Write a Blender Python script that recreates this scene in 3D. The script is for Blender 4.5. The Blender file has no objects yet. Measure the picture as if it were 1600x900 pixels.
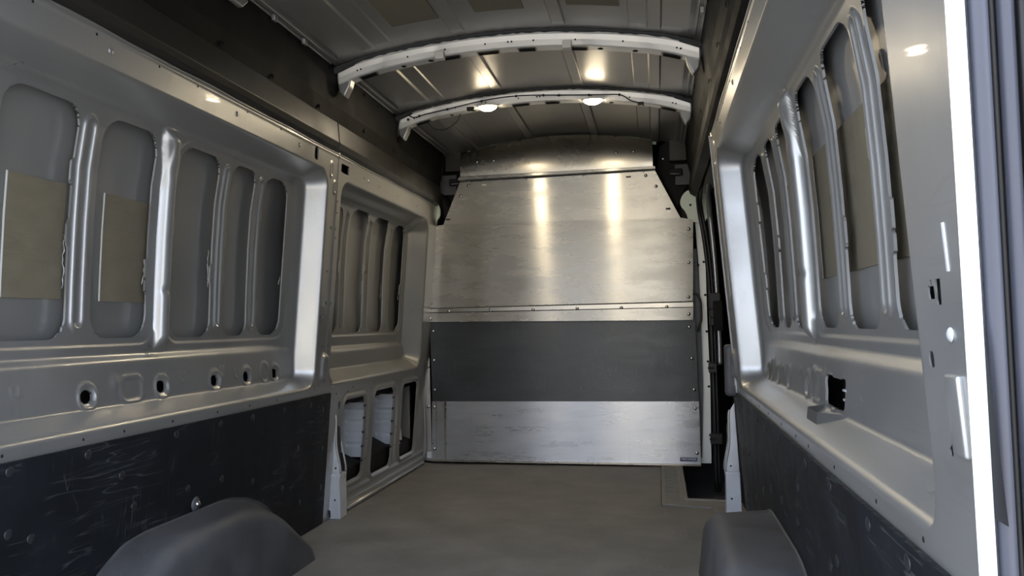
import bpy, bmesh, math, random
import numpy as np
from mathutils import Vector, Matrix

S = bpy.context.scene
COL = S.collection
random.seed(4)

# ------------------------------------------------------------------ camera
FPX, YAW, PITCH, ROLL = 1288.7, .1722, .0447, -.0159
cy_, sy_ = math.cos(YAW), math.sin(YAW)
cp_, sp_ = math.cos(PITCH), math.sin(PITCH)
fwd = Vector((-sy_*cp_, cy_*cp_, sp_)); rt = Vector((cy_, sy_, 0)); up = rt.cross(fwd)
cr, sr = math.cos(ROLL), math.sin(ROLL)
r2 = rt*cr + up*sr; u2 = up*cr - rt*sr
cam = bpy.data.cameras.new('camera'); camo = bpy.data.objects.new('camera', cam); COL.objects.link(camo)
camo.matrix_world = Matrix(((r2.x, u2.x, -fwd.x, .5545), (r2.y, u2.y, -fwd.y, -5.046), (r2.z, u2.z, -fwd.z, .858), (0, 0, 0, 1)))
cam.sensor_width = 36; cam.lens = 36*FPX/1600; cam.clip_start = .05
S.camera = camo

# ------------------------------------------------------------------ world, sun, exposure
w = bpy.data.worlds.new('world'); S.world = w; w.use_nodes = True
bg = w.node_tree.nodes['Background']; bg.inputs[0].default_value = (.70, .80, 1, 1); bg.inputs[1].default_value = 2.1
sun = bpy.data.lights.new('sun', 'SUN'); sun.energy = 7; sun.angle = .02; sun.color = (1, .93, .82)
suno = bpy.data.objects.new('sun', sun); COL.objects.link(suno)
suno.rotation_euler = (math.radians(-48), 0, math.radians(-12))
S.view_settings.view_transform = 'Standard'; S.view_settings.look = 'None'
S.view_settings.gamma = 1; S.view_settings.use_curve_mapping = False
S.view_settings.exposure = 1.44

# ------------------------------------------------------------------ materials
def mat(name, col, rough=.5, metal=0., var=0., vscale=8, bump=0., bscale=60, stretch=(1, 1, 1), aniso=0., scratch=0., scol=None, sscale=14, emit=None, spec=.5, coat=0., bstretch=None):
    m = bpy.data.materials.new(name); m.use_nodes = True
    nt = m.node_tree; N = nt.nodes; L = nt.links; b = N['Principled BSDF']
    b.inputs['Base Color'].default_value = (*col, 1); b.inputs['Roughness'].default_value = rough
    b.inputs['Metallic'].default_value = metal; b.inputs['Specular IOR Level'].default_value = spec
    b.inputs['Coat Weight'].default_value = coat
    tc = N.new('ShaderNodeTexCoord'); mp = N.new('ShaderNodeMapping'); mp.inputs['Scale'].default_value = stretch
    L.new(tc.outputs['Object'], mp.inputs[0])
    cur = None
    if var > 0:
        n = N.new('ShaderNodeTexNoise'); n.inputs['Scale'].default_value = vscale; n.inputs['Detail'].default_value = 6; n.inputs['Roughness'].default_value = .6
        L.new(mp.outputs[0], n.inputs['Vector'])
        r = N.new('ShaderNodeValToRGB'); r.color_ramp.elements[0].position = .3; r.color_ramp.elements[1].position = .7
        r.color_ramp.elements[0].color = (*[c*(1-var) for c in col], 1); r.color_ramp.elements[1].color = (*[min(1, c*(1+var)) for c in col], 1)
        L.new(n.outputs['Fac'], r.inputs[0]); cur = r.outputs[0]
        mr = N.new('ShaderNodeMapRange'); mr.inputs['From Min'].default_value = .3; mr.inputs['From Max'].default_value = .7
        mr.inputs['To Min'].default_value = max(.02, rough-.07); mr.inputs['To Max'].default_value = min(1, rough+.09)
        L.new(n.outputs['Fac'], mr.inputs[0]); L.new(mr.outputs[0], b.inputs['Roughness'])
    if scratch > 0:
        tot = None
        for k, (ang, st) in enumerate([((.3, .1, .2), (22, 1.6, 22)), ((.5, .2, -.1), (24, 22, 1.4)), ((-.6, .15, .3), (20, 1.8, 20))]):
            m2 = N.new('ShaderNodeMapping'); m2.inputs['Rotation'].default_value = ang; m2.inputs['Scale'].default_value = st
            L.new(tc.outputs['Object'], m2.inputs[0])
            n2 = N.new('ShaderNodeTexNoise'); n2.inputs['Scale'].default_value = sscale*.25; n2.inputs['Detail'].default_value = 1; n2.inputs['Distortion'].default_value = .08
            L.new(m2.outputs[0], n2.inputs['Vector'])
            sb = N.new('ShaderNodeMath'); sb.operation = 'SUBTRACT'; sb.inputs[1].default_value = .5; L.new(n2.outputs['Fac'], sb.inputs[0])
            ab = N.new('ShaderNodeMath'); ab.operation = 'ABSOLUTE'; L.new(sb.outputs[0], ab.inputs[0])
            m3 = N.new('ShaderNodeMapRange'); m3.inputs['From Min'].default_value = .0; m3.inputs['From Max'].default_value = .022; m3.inputs['To Min'].default_value = 1; m3.inputs['To Max'].default_value = 0
            L.new(ab.outputs[0], m3.inputs[0])
            n3 = N.new('ShaderNodeTexNoise'); n3.inputs['Scale'].default_value = 3.5+k; n3.inputs['Detail'].default_value = 2; L.new(tc.outputs['Object'], n3.inputs['Vector'])
            m4 = N.new('ShaderNodeMapRange'); m4.inputs['From Min'].default_value = .54; m4.inputs['From Max'].default_value = .62; L.new(n3.outputs['Fac'], m4.inputs[0])
            r2_ = N.new('ShaderNodeMath'); r2_.operation = 'MULTIPLY'; L.new(m3.outputs[0], r2_.inputs[0]); L.new(m4.outputs[0], r2_.inputs[1])
            if tot is None: tot = r2_.outputs[0]
            else:
                ad = N.new('ShaderNodeMath'); ad.operation = 'MAXIMUM'; L.new(tot, ad.inputs[0]); L.new(r2_.outputs[0], ad.inputs[1]); tot = ad.outputs[0]
        ml = N.new('ShaderNodeMath'); ml.operation = 'MULTIPLY'; ml.inputs[1].default_value = scratch; L.new(tot, ml.inputs[0])
        mx = N.new('ShaderNodeMix'); mx.data_type = 'RGBA'
        L.new(ml.outputs[0], mx.inputs['Factor'])
        if cur: L.new(cur, mx.inputs['A'])
        else: mx.inputs['A'].default_value = (*col, 1)
        mx.inputs['B'].default_value = (*(scol or (.5, .5, .5)), 1); cur = mx.outputs['Result']
    if cur: L.new(cur, b.inputs['Base Color'])
    if bump > 0:
        n = N.new('ShaderNodeTexNoise'); n.inputs['Scale'].default_value = bscale; n.inputs['Detail'].default_value = 5
        if bstretch:
            mb = N.new('ShaderNodeMapping'); mb.inputs['Scale'].default_value = bstretch; L.new(tc.outputs['Object'], mb.inputs[0]); L.new(mb.outputs[0], n.inputs['Vector'])
        else: L.new(mp.outputs[0], n.inputs['Vector'])
        bp = N.new('ShaderNodeBump'); bp.inputs['Strength'].default_value = bump; bp.inputs['Distance'].default_value = .002
        L.new(n.outputs['Fac'], bp.inputs['Height']); L.new(bp.outputs[0], b.inputs['Normal'])
    if aniso > 0:
        b.inputs['Anisotropic'].default_value = aniso
        t = N.new('ShaderNodeTangent'); t.direction_type = 'UV_MAP'; t.uv_map = 'UVMap'; L.new(t.outputs[0], b.inputs['Tangent']); b.inputs['Anisotropic Rotation'].default_value = .25
    if emit: b.inputs['Emission Color'].default_value = (*emit[0], 1); b.inputs['Emission Strength'].default_value = emit[1]
    return m

SILVER = mat('silver_paint', (.42, .42, .405), .34, .72, var=.05, vscale=3, coat=.1, scratch=.14, scol=(.25, .25, .24), sscale=5)
SKIN = mat('outer_skin_primer', (.30, .298, .285), .36, .55, var=.05, vscale=2.5)
ROOF = mat('roof_skin_primer', (.30, .285, .26), .36, .6, var=.06, vscale=3)
BRIGHT = mat('bright_lit_steel', (.66, .68, .70), .36, .35, var=.08, vscale=7)  # lighter copy of the silver, daylight on rear-facing flange and feet put in
BOWM = mat('roof_bow_paint', (.80, .78, .73), .38, .45, var=.05, vscale=9, bump=.15, bscale=30)
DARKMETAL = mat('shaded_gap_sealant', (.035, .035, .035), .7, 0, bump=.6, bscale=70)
ALU = mat('brushed_aluminium', (.42, .405, .365), .26, .66, var=.2, vscale=5, bump=.012, bscale=25, stretch=(.4, 1, 2.2), bstretch=(.25, .25, 14), aniso=1., scratch=.3, scol=(.22, .21, .19), sscale=5)
ALU2 = mat('brushed_aluminium_lower', (.47, .485, .51), .29, .66, var=.18, vscale=6, bump=.012, bscale=25, stretch=(.4, 1, 2.2), bstretch=(.25, .25, 14), aniso=1., scratch=.18, scol=(.25, .25, .26), sscale=5)
ALUTOP = mat('polished_aluminium', (.40, .38, .335), .27, 1., var=.05, vscale=3, aniso=.6)
DARKPANEL = mat('grey_antislip_sheet', (.056, .061, .066), .36, .42, var=.22, vscale=5, stretch=(.5, 1, 2), aniso=.9, scratch=.35, scol=(.15, .155, .16), sscale=9)
ALU_UP = mat('brushed_aluminium_upper', (.50, .48, .43), .25, .66, var=.12, vscale=5, bump=.012, bscale=25, stretch=(.4, 1, 2.2), bstretch=(.25, .25, 14), aniso=1., scratch=.25, scol=(.25, .24, .21), sscale=5)
RIVET = mat('rivet_steel', (.5, .5, .5), .22, 1.)
LINING = mat('black_phenolic_lining', (.0068, .0086, .0115), .52, 0, var=.35, vscale=6, bump=.05, bscale=120, scratch=.42, scol=(.10, .105, .11), sscale=8, spec=.3)
LINRIV = mat('black_rivet_cap', (.02, .02, .022), .35)
UPPER = mat('black_upper_trim', (.0045, .0042, .0036), .62, 0, var=.2, vscale=5, bump=.08, bscale=90, spec=.22)
UPPER_SHEEN = mat('black_trim_sheen', (.014, .013, .011), .40, 0, var=.15, vscale=4)  # reflected sheen of the left strip put into a lighter, glossier black
ARCH = mat('dusty_black_plastic', (.065, .066, .070), .55, 0, var=.4, vscale=5, bump=.12, bscale=50, scratch=.3, scol=(.10, .10, .095), sscale=4)
FLOORM = mat('dusty_floor_sheet', (.172, .165, .154), .62, 0, var=.28, vscale=4, bump=.12, bscale=180, scratch=.25, scol=(.25, .24, .22), sscale=5)
STEPM = mat('step_plastic', (.19, .183, .17), .6, 0, var=.2, vscale=14, bump=.1, bscale=60)
NAVY = mat('dark_navy_riser', (.006, .008, .018), .5)
PAD = mat('olive_damping_pad', (.165, .144, .098), .62, 0, var=.12, vscale=20, bump=.35, bscale=45, stretch=(1, .6, 1), scratch=.25, scol=(.10, .09, .06), sscale=6)
PADEDGE = mat('pad_white_edge', (.7, .7, .66), .5)
BLACK = mat('matt_black', (.004, .004, .004), .8)
RUBBER = mat('rubber_seal', (.010, .010, .011), .45)
GREYRUB = mat('grey_blue_rubber', (.055, .058, .075), .45)
GREEN = mat('pale_green_primer', (.50, .56, .48), .45, .25, var=.05)
GREENDOT = mat('green_paint_mark', (.02, .14, .09), .6)
CABLE = mat('black_cable', (.006, .006, .006), .5)
WHITEP = mat('white_plastic', (.7, .66, .58), .5)
LENS = mat('led_lens', (1, .95, .85), .3, emit=((1, .86, .62), 22))
SEALANT = mat('grey_seam_sealant', (.45, .45, .43), .5, .4, bump=.8, bscale=60)
NAVYLAB = mat('navy_label', (.015, .025, .09), .4)
WHITE = mat('white_print', (.8, .82, .85), .5)
CONC = mat('outside_concrete', (.36, .345, .32), .9, 0, var=.15, vscale=.8, bump=.3, bscale=10)
PALEW = mat('outside_rendered_wall', (.13, .125, .12), .9, 0, var=.08, vscale=1, bump=.3, bscale=8)
DOORB = mat('door_black_trim', (.010, .0095, .008), .45, 0, var=.2, scratch=.2, scol=(.04, .04, .035))
VANWHITE = mat('van_body_paint', (.5, .52, .55), .3, .3)

# ------------------------------------------------------------------ helpers
def link(name, me, m, parent=None, smooth=False, loc=None):
    o = bpy.data.objects.new(name, me); COL.objects.link(o)
    if m is not None and not me.materials: me.materials.append(m)
    if smooth:
        me.polygons.foreach_set('use_smooth', [True]*len(me.polygons)); me.update()
    if parent: o.parent = parent
    if loc is not None: o.location = loc
    return o
def tag(o, label=None, cat=None, group=None, kind=None):
    if label: o['label'] = label
    if cat: o['category'] = cat
    if group: o['group'] = group
    if kind: o['kind'] = kind
    return o
def empty(name, loc, label=None, cat=None, group=None, kind=None):
    o = bpy.data.objects.new(name, None); COL.objects.link(o); o.location = loc; o.empty_display_size = .1
    return tag(o, label, cat, group, kind)
def py(name, V, F, m, parent=None, smooth=False):
    """mesh in world coordinates; made local to the parent's location"""
    off = Vector(parent_loc(parent)) if parent else Vector((0, 0, 0))
    me = bpy.data.meshes.new(name); me.from_pydata([tuple(Vector(v)-off) for v in V], [], F); me.update()
    return link(name, me, m, parent, smooth)
def parent_loc(p):
    l = Vector((0, 0, 0))
    while p: l += p.location; p = p.parent
    return l
def frombm(name, bm, m, parent=None, smooth=False):
    off = parent_loc(parent) if parent else Vector((0, 0, 0))
    bmesh.ops.recalc_face_normals(bm, faces=bm.faces)
    bmesh.ops.translate(bm, verts=bm.verts, vec=-off)
    me = bpy.data.meshes.new(name); bm.to_mesh(me); bm.free()
    return link(name, me, m, parent, smooth)
def box_bm(bm, a, b, bev=0.):
    r = bmesh.ops.create_cube(bm, size=1)
    c = (Vector(a)+Vector(b))/2; s = Vector(b)-Vector(a)
    for v in r['verts']: v.co = Vector((v.co.x*abs(s.x), v.co.y*abs(s.y), v.co.z*abs(s.z)))+c
    if bev > 0:
        es = list({e for v in r['verts'] for e in v.link_edges})
        bmesh.ops.bevel(bm, geom=es, offset=bev, segments=2, affect='EDGES', profile=.5)
def box(name, a, b, m, parent=None, bev=0., smooth=False):
    bm = bmesh.new(); box_bm(bm, a, b, bev); return frombm(name, bm, m, parent, smooth)
def prism(name, pts, axis, a, b, m, parent=None, bev=0., smooth=False):
    """extrude polygon. axis y: pts (x,z) ; axis x: pts (y,z) ; axis z: pts (x,y)"""
    bm = bmesh.new()
    f = {'y': lambda p, t: (p[0], t, p[1]), 'x': lambda p, t: (t, p[0], p[1]), 'z': lambda p, t: (p[0], p[1], t)}[axis]
    v0 = [bm.verts.new(f(p, a)) for p in pts]; v1 = [bm.verts.new(f(p, b)) for p in pts]
    bm.faces.new(v0); bm.faces.new(v1[::-1]); n = len(pts)
    for i in range(n): bm.faces.new((v0[i], v0[(i+1) % n], v1[(i+1) % n], v1[i]))
    if bev > 0: bmesh.ops.bevel(bm, geom=list(bm.edges), offset=bev, segments=2, affect='EDGES', profile=.5)
    return frombm(name, bm, m, parent, smooth)
def tube_bm(bm, pts, r, n=8, squash=None):
    pts = [Vector(p) for p in pts]; rings = []
    for i, p in enumerate(pts):
        t = (pts[min(i+1, len(pts)-1)]-pts[max(i-1, 0)]).normalized()
        a = t.orthogonal().normalized() if i == 0 else (rings_a - t*rings_a.dot(t)).normalized()
        rings_a = a; b = t.cross(a)
        rr = r[i] if isinstance(r, (list, tuple)) else r
        rings.append([bm.verts.new(p+(a*math.cos(2*math.pi*k/n)+b*math.sin(2*math.pi*k/n))*rr) for k in range(n)])
    for i in range(len(rings)-1):
        for k in range(n): bm.faces.new((rings[i][k], rings[i][(k+1) % n], rings[i+1][(k+1) % n], rings[i+1][k]))
    bm.faces.new(rings[0][::-1]); bm.faces.new(rings[-1])
def tube(name, pts, r, m, parent=None, n=8):
    bm = bmesh.new(); tube_bm(bm, pts, r, n); return frombm(name, bm, m, parent, True)
def smoothpath(P, k=6):
    P = [Vector(p) for p in P]; out = []
    for i in range(len(P)-1):
        p0, p1, p2, p3 = P[max(i-1, 0)], P[i], P[i+1], P[min(i+2, len(P)-1)]
        for j in range(k):
            t = j/k
            out.append(.5*((2*p1)+(p2-p0)*t+(2*p0-5*p1+4*p2-p3)*t*t+(3*p1-p0-3*p2+p3)*t**3))
    out.append(P[-1]); return out
def dome_mesh(r, h, n=12, name='dome'):
    """a domed cap standing on local +Z"""
    V = [(0, 0, h)]; F = []
    prof = [(.45, .88), (.8, .5), (1, .12), (1, 0)]
    for a, b in prof:
        for k in range(n): V.append((r*a*math.cos(2*math.pi*k/n), r*a*math.sin(2*math.pi*k/n), h*b))
    for k in range(n): F.append((0, 1+k, 1+(k+1) % n))
    for j in range(len(prof)-1):
        for k in range(n):
            a = 1+j*n+k; b = 1+j*n+(k+1) % n; F.append((a, a+n, b+n, b))
    F.append(tuple(1+(len(prof)-1)*n+k for k in range(n))[::-1])
    me = bpy.data.meshes.new(name); me.from_pydata(V, [], F); me.update()
    me.polygons.foreach_set('use_smooth', [True]*(len(F)-1)+[False]); return me
RX = {'x-': Matrix.Rotation(-math.pi/2, 4, 'Y'), 'x+': Matrix.Rotation(math.pi/2, 4, 'Y'), 'y-': Matrix.Rotation(math.pi/2, 4, 'X'), 'z-': Matrix.Rotation(math.pi, 4, 'X'), 'z+': Matrix.Identity(4)}
def put(name, me, m, pos, d, parent=None):
    o = link(name, me, m, parent)
    o.matrix_basis = Matrix.Translation(Vector(pos)-(parent_loc(parent) if parent else Vector((0, 0, 0)))) @ RX[d]
    return o
def hollow_mesh(pts_out, pts_in, depth, name):  # rim ring with a recessed dark floor, local XY, rim on z=0
    return None

def Fx(z): return .9165-.0766*np.asarray(z)
WZ = [-.2, .84, 1.0, 1.15, 1.3, 1.42, 1.49, 1.8]; WX = [.976, .976, .971, .964, .953, .933, .915, .83]
def Wx(z): return np.interp(z, WZ, WX)
def sst(a, b, x):
    t = np.clip((x-a)/(b-a), 0, 1); return t*t*(3-2*t)
def rr(y, z, y0, y1, z0, z1, r):
    cy, cz = (y0+y1)/2, (z0+z1)/2
    qy = np.abs(y-cy)-((y1-y0)/2-r); qz = np.abs(z-cz)-((z1-z0)/2-r)
    return np.hypot(np.maximum(qy, 0), np.maximum(qz, 0))+np.minimum(np.maximum(qy, qz), 0)-r
def smin(a, b, k):
    h = np.clip(.5+.5*(b-a)/k, 0, 1); return b*(1-h)+a*h-k*h*(1-h)

# window openings in the inner frame, (y0, y1, z0, z1, r)
OPEN_AB = [(-3.96, -3.84, .838, 1.456, .05), (-3.73, -3.475, .838, 1.456, .06), (-3.372, -3.107, .838, 1.456, .06), (-3.012, -2.760, .838, 1.456, .07),
           (-2.635, -2.392, .834, 1.455, .06), (-2.312, -2.134, .834, 1.455, .055), (-2.060, -1.886, .834, 1.455, .065)]
OPEN_C = [(-1.50, -1.228, .833, 1.44, .06), (-1.13, -.885, .833, 1.455, .06), (-.80, -.555, .833, 1.455, .06), (-.45, -.275, .833, 1.455, .065)]
BEADS = [(-3.785, .021), (-3.425, .021), (-3.068, .021), (-2.352, .014), (-2.097, .014)]
BEADS_C = [(-1.178, .012), (-.84, .012), (-.488, .012)]
CAV = [(-1.415, -1.115, .13, .52, .045), (-.995, -.66, .105, .53, .05), (-.52, -.215, .115, .53, .045)]
HOLES = [(-3.052, .683), (-2.712, .685), (-2.40, .682), (-2.175, .681), (-1.945, .680)]

def warp(y, D, yend, amt, span):
    return y + amt*np.clip(D/.13, 0, 1.1)*np.clip(1-(yend-y)/span, 0, 1)*(y <= yend+.02)

def recess(y, z, y0, y1, z0, z1, R, prof):
    d = -rr(y, z, y0, y1, z0, z1, R)
    Dp = np.interp(z, prof[0], prof[1])
    if y1 < -1:   # bays A and B: steep face towards the rear doors, then a long shallow run-out
        De = np.interp(d, [-1, 0, .004, .028, .036], [0, 0, .006, .088, .094])+np.interp(y1-y, [.036, .10, .20, .35], [0, .010, .028, .056])
    else:
        De = np.interp(d, [-1, 0, .006, .078, .095], [0, 0, .006, .106, .114])+np.interp(y1-y, [.095, .14], [0, .03])
    return np.where(d > 0, smin(Dp, De, .012), 0)
PROF_AB = ([0, .602, .612, .6475, .657, .768, .774, .786, .792, .84, 1.0, 1.15, 1.3, 1.42, 1.482, 1.49, 1.527, 3],
           [0, 0, .006, .083, .086, .1035, .106, .118, .1225, .1241, .1311, .1356, .1362, .1253, .112, .105, 0, 0])
PROF_C = ([0, .606, .614, .663, .672, .742, .75, .768, .84, 1.0, 1.15, 1.3, 1.42, 1.478, 1.486, 1.513, 3],
          [0, 0, .006, .086, .088, .100, .104, .1215, .1241, .1311, .1356, .1362, .1253, .112, .105, 0, 0])

def depth(y, z, side):
    D = recess(y, z, -4.03, -1.75, .604, 1.527, .085, PROF_AB)
    D = np.where(z > .603, D, 0)
    win = sst(.80, .82, z)*(1-sst(1.47, 1.485, z))
    # stepped frame around each group of openings
    for (a, b) in [(-3.99, -2.72), (-2.66, -1.850)]:
        D = D + .004*sst(-.003, .004, -rr(y, z, a, b, .818, 1.472, .07))
    for (c, hw) in BEADS:
        s = np.abs(rr(y, z, c-hw, c+hw, .866, 1.432, hw*.99)); D = D-.009*np.exp(-(s/.0065)**2)
    # thick pipe-like rib between the two groups
    pw = .027+.01*sst(1.3, 1.45, z)
    q = np.clip(1-((y+2.695+.03*sst(1.35, 1.5, z))/pw)**2, 0, 1)
    hgt = .030*sst(.79, .84, z)*(1-sst(1.44, 1.50, z))*(1-.16*np.exp(-((z-.985)/.010)**2))*(1-.14*np.exp(-((z-1.36)/.03)**2))
    D = D-hgt*np.sqrt(q)
    # pressed details on the vertical band below the windows
    for (a, b) in HOLES:
        s = rr(y, z, a-.034, a+.034, b-.030, b+.030, .028); D = D-.006*np.exp(-(s/.006)**2)+.003*sst(0, .004, -s)
    for (a, b, w_, h_) in [(-2.86, .690, .050, .036), (-2.035, .688, .032, .036)] + ([(-2.80, .69, .04, .04)] if side > 0 else []):
        D = D-.005*np.exp(-(rr(y, z, a-w_, a+w_, b-h_, b+h_, .028)/.005)**2)
    D = D-.005*np.exp(-(((y+2.933)/.018)**2+((z-.713)/.02)**2))
    for (a, b) in [(-2.597, .709), (-2.349, .714), (-2.25, .70), (-3.3, .72)]:
        D = D-.0035*np.exp(-(rr(y, z, a-.012, a+.012, b-.018, b+.018, .011)/.004)**2)*(z < b+.01)
    if side > 0:
        s = rr(y, z, -3.165, -2.935, .655, .735, .01); D = D+.012*sst(-.004, .008, -s)*0-.0*s
    if side < 0:
        Dc = recess(y, z, -1.60, -.175, .607, 1.513, .09, PROF_C)
        Dc = np.where((z > .606) & (y > -1.65), Dc, 0)
        Dc = Dc+.004*sst(-.003, .004, -rr(y, z, -1.52, -.262, .818, 1.472, .07))
        for (c, hw) in BEADS_C:
            s = np.abs(rr(y, z, c-hw, c+hw, .862, 1.425, hw*.99)); Dc = Dc-.007*np.exp(-(s/.005)**2)
        D = D+np.where(y > -1.67, Dc, 0)
        # lower cavities: rolled edges and the vertical pillar beads
        for (a, b, c, d, r) in CAV:
            s = rr(y, z, a, b, c, d, r); D = D-.012*np.exp(-((s-.014)/.010)**2)
        D = D-.006*np.exp(-((z-.075)/.012)**2)*sst(-1.3, -1.28, y)
        D = D+.020*sst(.06, .05, z)*0
    # pillar between the two bays: joint line and pressed pockets
    D = D-.006*np.exp(-((y+1.655)/.006)**2)*(z > .62)*(z < 1.62)
    D = D-.016*np.exp(-(rr(y, z, -1.70, -1.655, .64, .735, .02).clip(0)/.010)**2)
    for (a, b, c, d) in [(-1.735, -1.712, 1.505, 1.565), (-1.69, -1.672, 1.44, 1.49), (-1.735, -1.712, .90, .95)]:
        D = D-.005*np.exp(-(rr(y, z, a, b, c, d, .008)/.005)**2)
    D = D-.003*np.exp(-((z-1.603)/.003)**2)
    # pressed corner marks
    for (a, b) in [(-1.73, .60), (-1.56, .605)]:
        D = D-.005*np.exp(-(rr(y, z, a-.02, a+.02, b-.0, b+.05, .01)/.004)**2)*(z < b+.03)
    return D

def rear_shift(y, z):
    return (-.030+.17*(1.16-np.clip(z, .5, 1.4)))*np.clip((-4.0-y)/.2, 0, 1)
def yrear(z): return -4.205+float(rear_shift(-4.205, z))
def build_panel(name, side, ys, zs, holes, parent, m):
    Y, Z = np.meshgrid(ys, zs, indexing='ij')
    Y = Y.copy(); Z = Z.copy()
    inside = np.ones_like(Y)*9
    dy = np.gradient(ys)[:, None]*np.ones_like(Y); dz = np.gradient(zs)[None, :]*np.ones_like(Y)
    for h in holes:
        f = h[0]
        s = f(Y, Z); e = 1e-4
        gy = (f(Y+e, Z)-s)/e; gz = (f(Y, Z+e)-s)/e; g = np.hypot(gy, gz)+1e-9; gy /= g; gz /= g
        near = np.abs(s) < .62*np.minimum(dy, dz)*1.0
        Y = np.where(near, Y-s*gy, Y); Z = np.where(near, Z-s*gz, Z)
        s = f(Y, Z); inside = np.minimum(inside, s)
    D = depth(Y, Z, side)
    Yw = Y
    Yw = Yw+rear_shift(Y, Z)
    X = side*(Fx(Z)+D)
    ny, nz = Y.shape
    V = np.stack([X, Yw, Z], -1).reshape(-1, 3)-np.array(parent_loc(parent))
    i = np.arange(ny-1)[:, None]*nz+np.arange(nz-1)[None, :]
    q = np.stack([i, i+nz, i+nz+1, i+1], -1).reshape(-1, 4)
    if side < 0: q = q[:, ::-1]
    if side > 0: pass
    sv = inside.reshape(-1); cs = sv[q].mean(1)
    q = q[cs > 0] if holes else q
    me = bpy.data.meshes.new(name)
    me.vertices.add(len(V)); me.vertices.foreach_set('co', V.astype(np.float32).ravel())
    me.loops.add(q.size); me.loops.foreach_set('vertex_index', q.astype(np.int32).ravel())
    me.polygons.add(len(q)); me.polygons.foreach_set('loop_start', np.arange(len(q), dtype=np.int32)*4)
    me.update(calc_edges=True); me.validate()
    bm = bmesh.new(); bm.from_mesh(me)
    loose = [v for v in bm.verts if not v.link_faces]; bmesh.ops.delete(bm, geom=loose, context='VERTS')
    off = parent_loc(parent)
    ye0, ye1, ze0, ze1 = V[:, 1].min()+.06, V[:, 1].max()-.012, V[:, 2].min()+.004, V[:, 2].max()-.004
    if side > 0: ye1 -= .02
    be = [e for e in bm.edges if len(e.link_faces) == 1 and all(ye0 < v.co.y < ye1 and ze0 < v.co.z < ze1 for v in e.verts)]
    if be:
        vm = {}
        for e in be:
            for v in e.verts:
                if v not in vm:
                    vm[v] = (bm.verts.new(v.co), bm.verts.new(v.co+Vector((side*(.0018 if v.co.y+off.y < -4.0 else .006), 0, 0))))
        for e in be:
            a_, b_ = e.verts
            bm.faces.new((vm[a_][0], vm[b_][0], vm[b_][1], vm[a_][1]))
    bm.to_mesh(me); bm.free()
    o = link(name, me, m, parent, True)
    return o
def graded(a, b, base, fine, zones):
    out = [a]; x = a
    while x < b-1e-6:
        h = fine if any(p <= x <= q for p, q in zones) else base
        x = min(b, x+h); out.append(x)
    if out[-1]-out[-2] < fine*.5: out.pop(-2)
    return np.array(out)

# notches where the inner panel's spot-weld tabs reach over the openings
def opening_fn(o, side, seed):
    rnd = random.Random(seed); tabs = [(rnd.choice((0, 1)), rnd.uniform(o[2]+.1, o[3]-.12), rnd.uniform(.018, .035)) for _ in range(2)]
    def f(y, z):
        s = rr(y, z, *o)
        for (e, zc, hh) in tabs:
            ye = o[0] if e == 0 else o[1]
            t = rr(y, z, ye-.008, ye+.008, zc-hh, zc+hh, .003); s = np.maximum(s, -t)
        return s
    return f

def cav_fn(c):
    def f(y, z):  # top edge slopes with the beltline rail
        return rr(y, z, *c)
    return f

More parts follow.
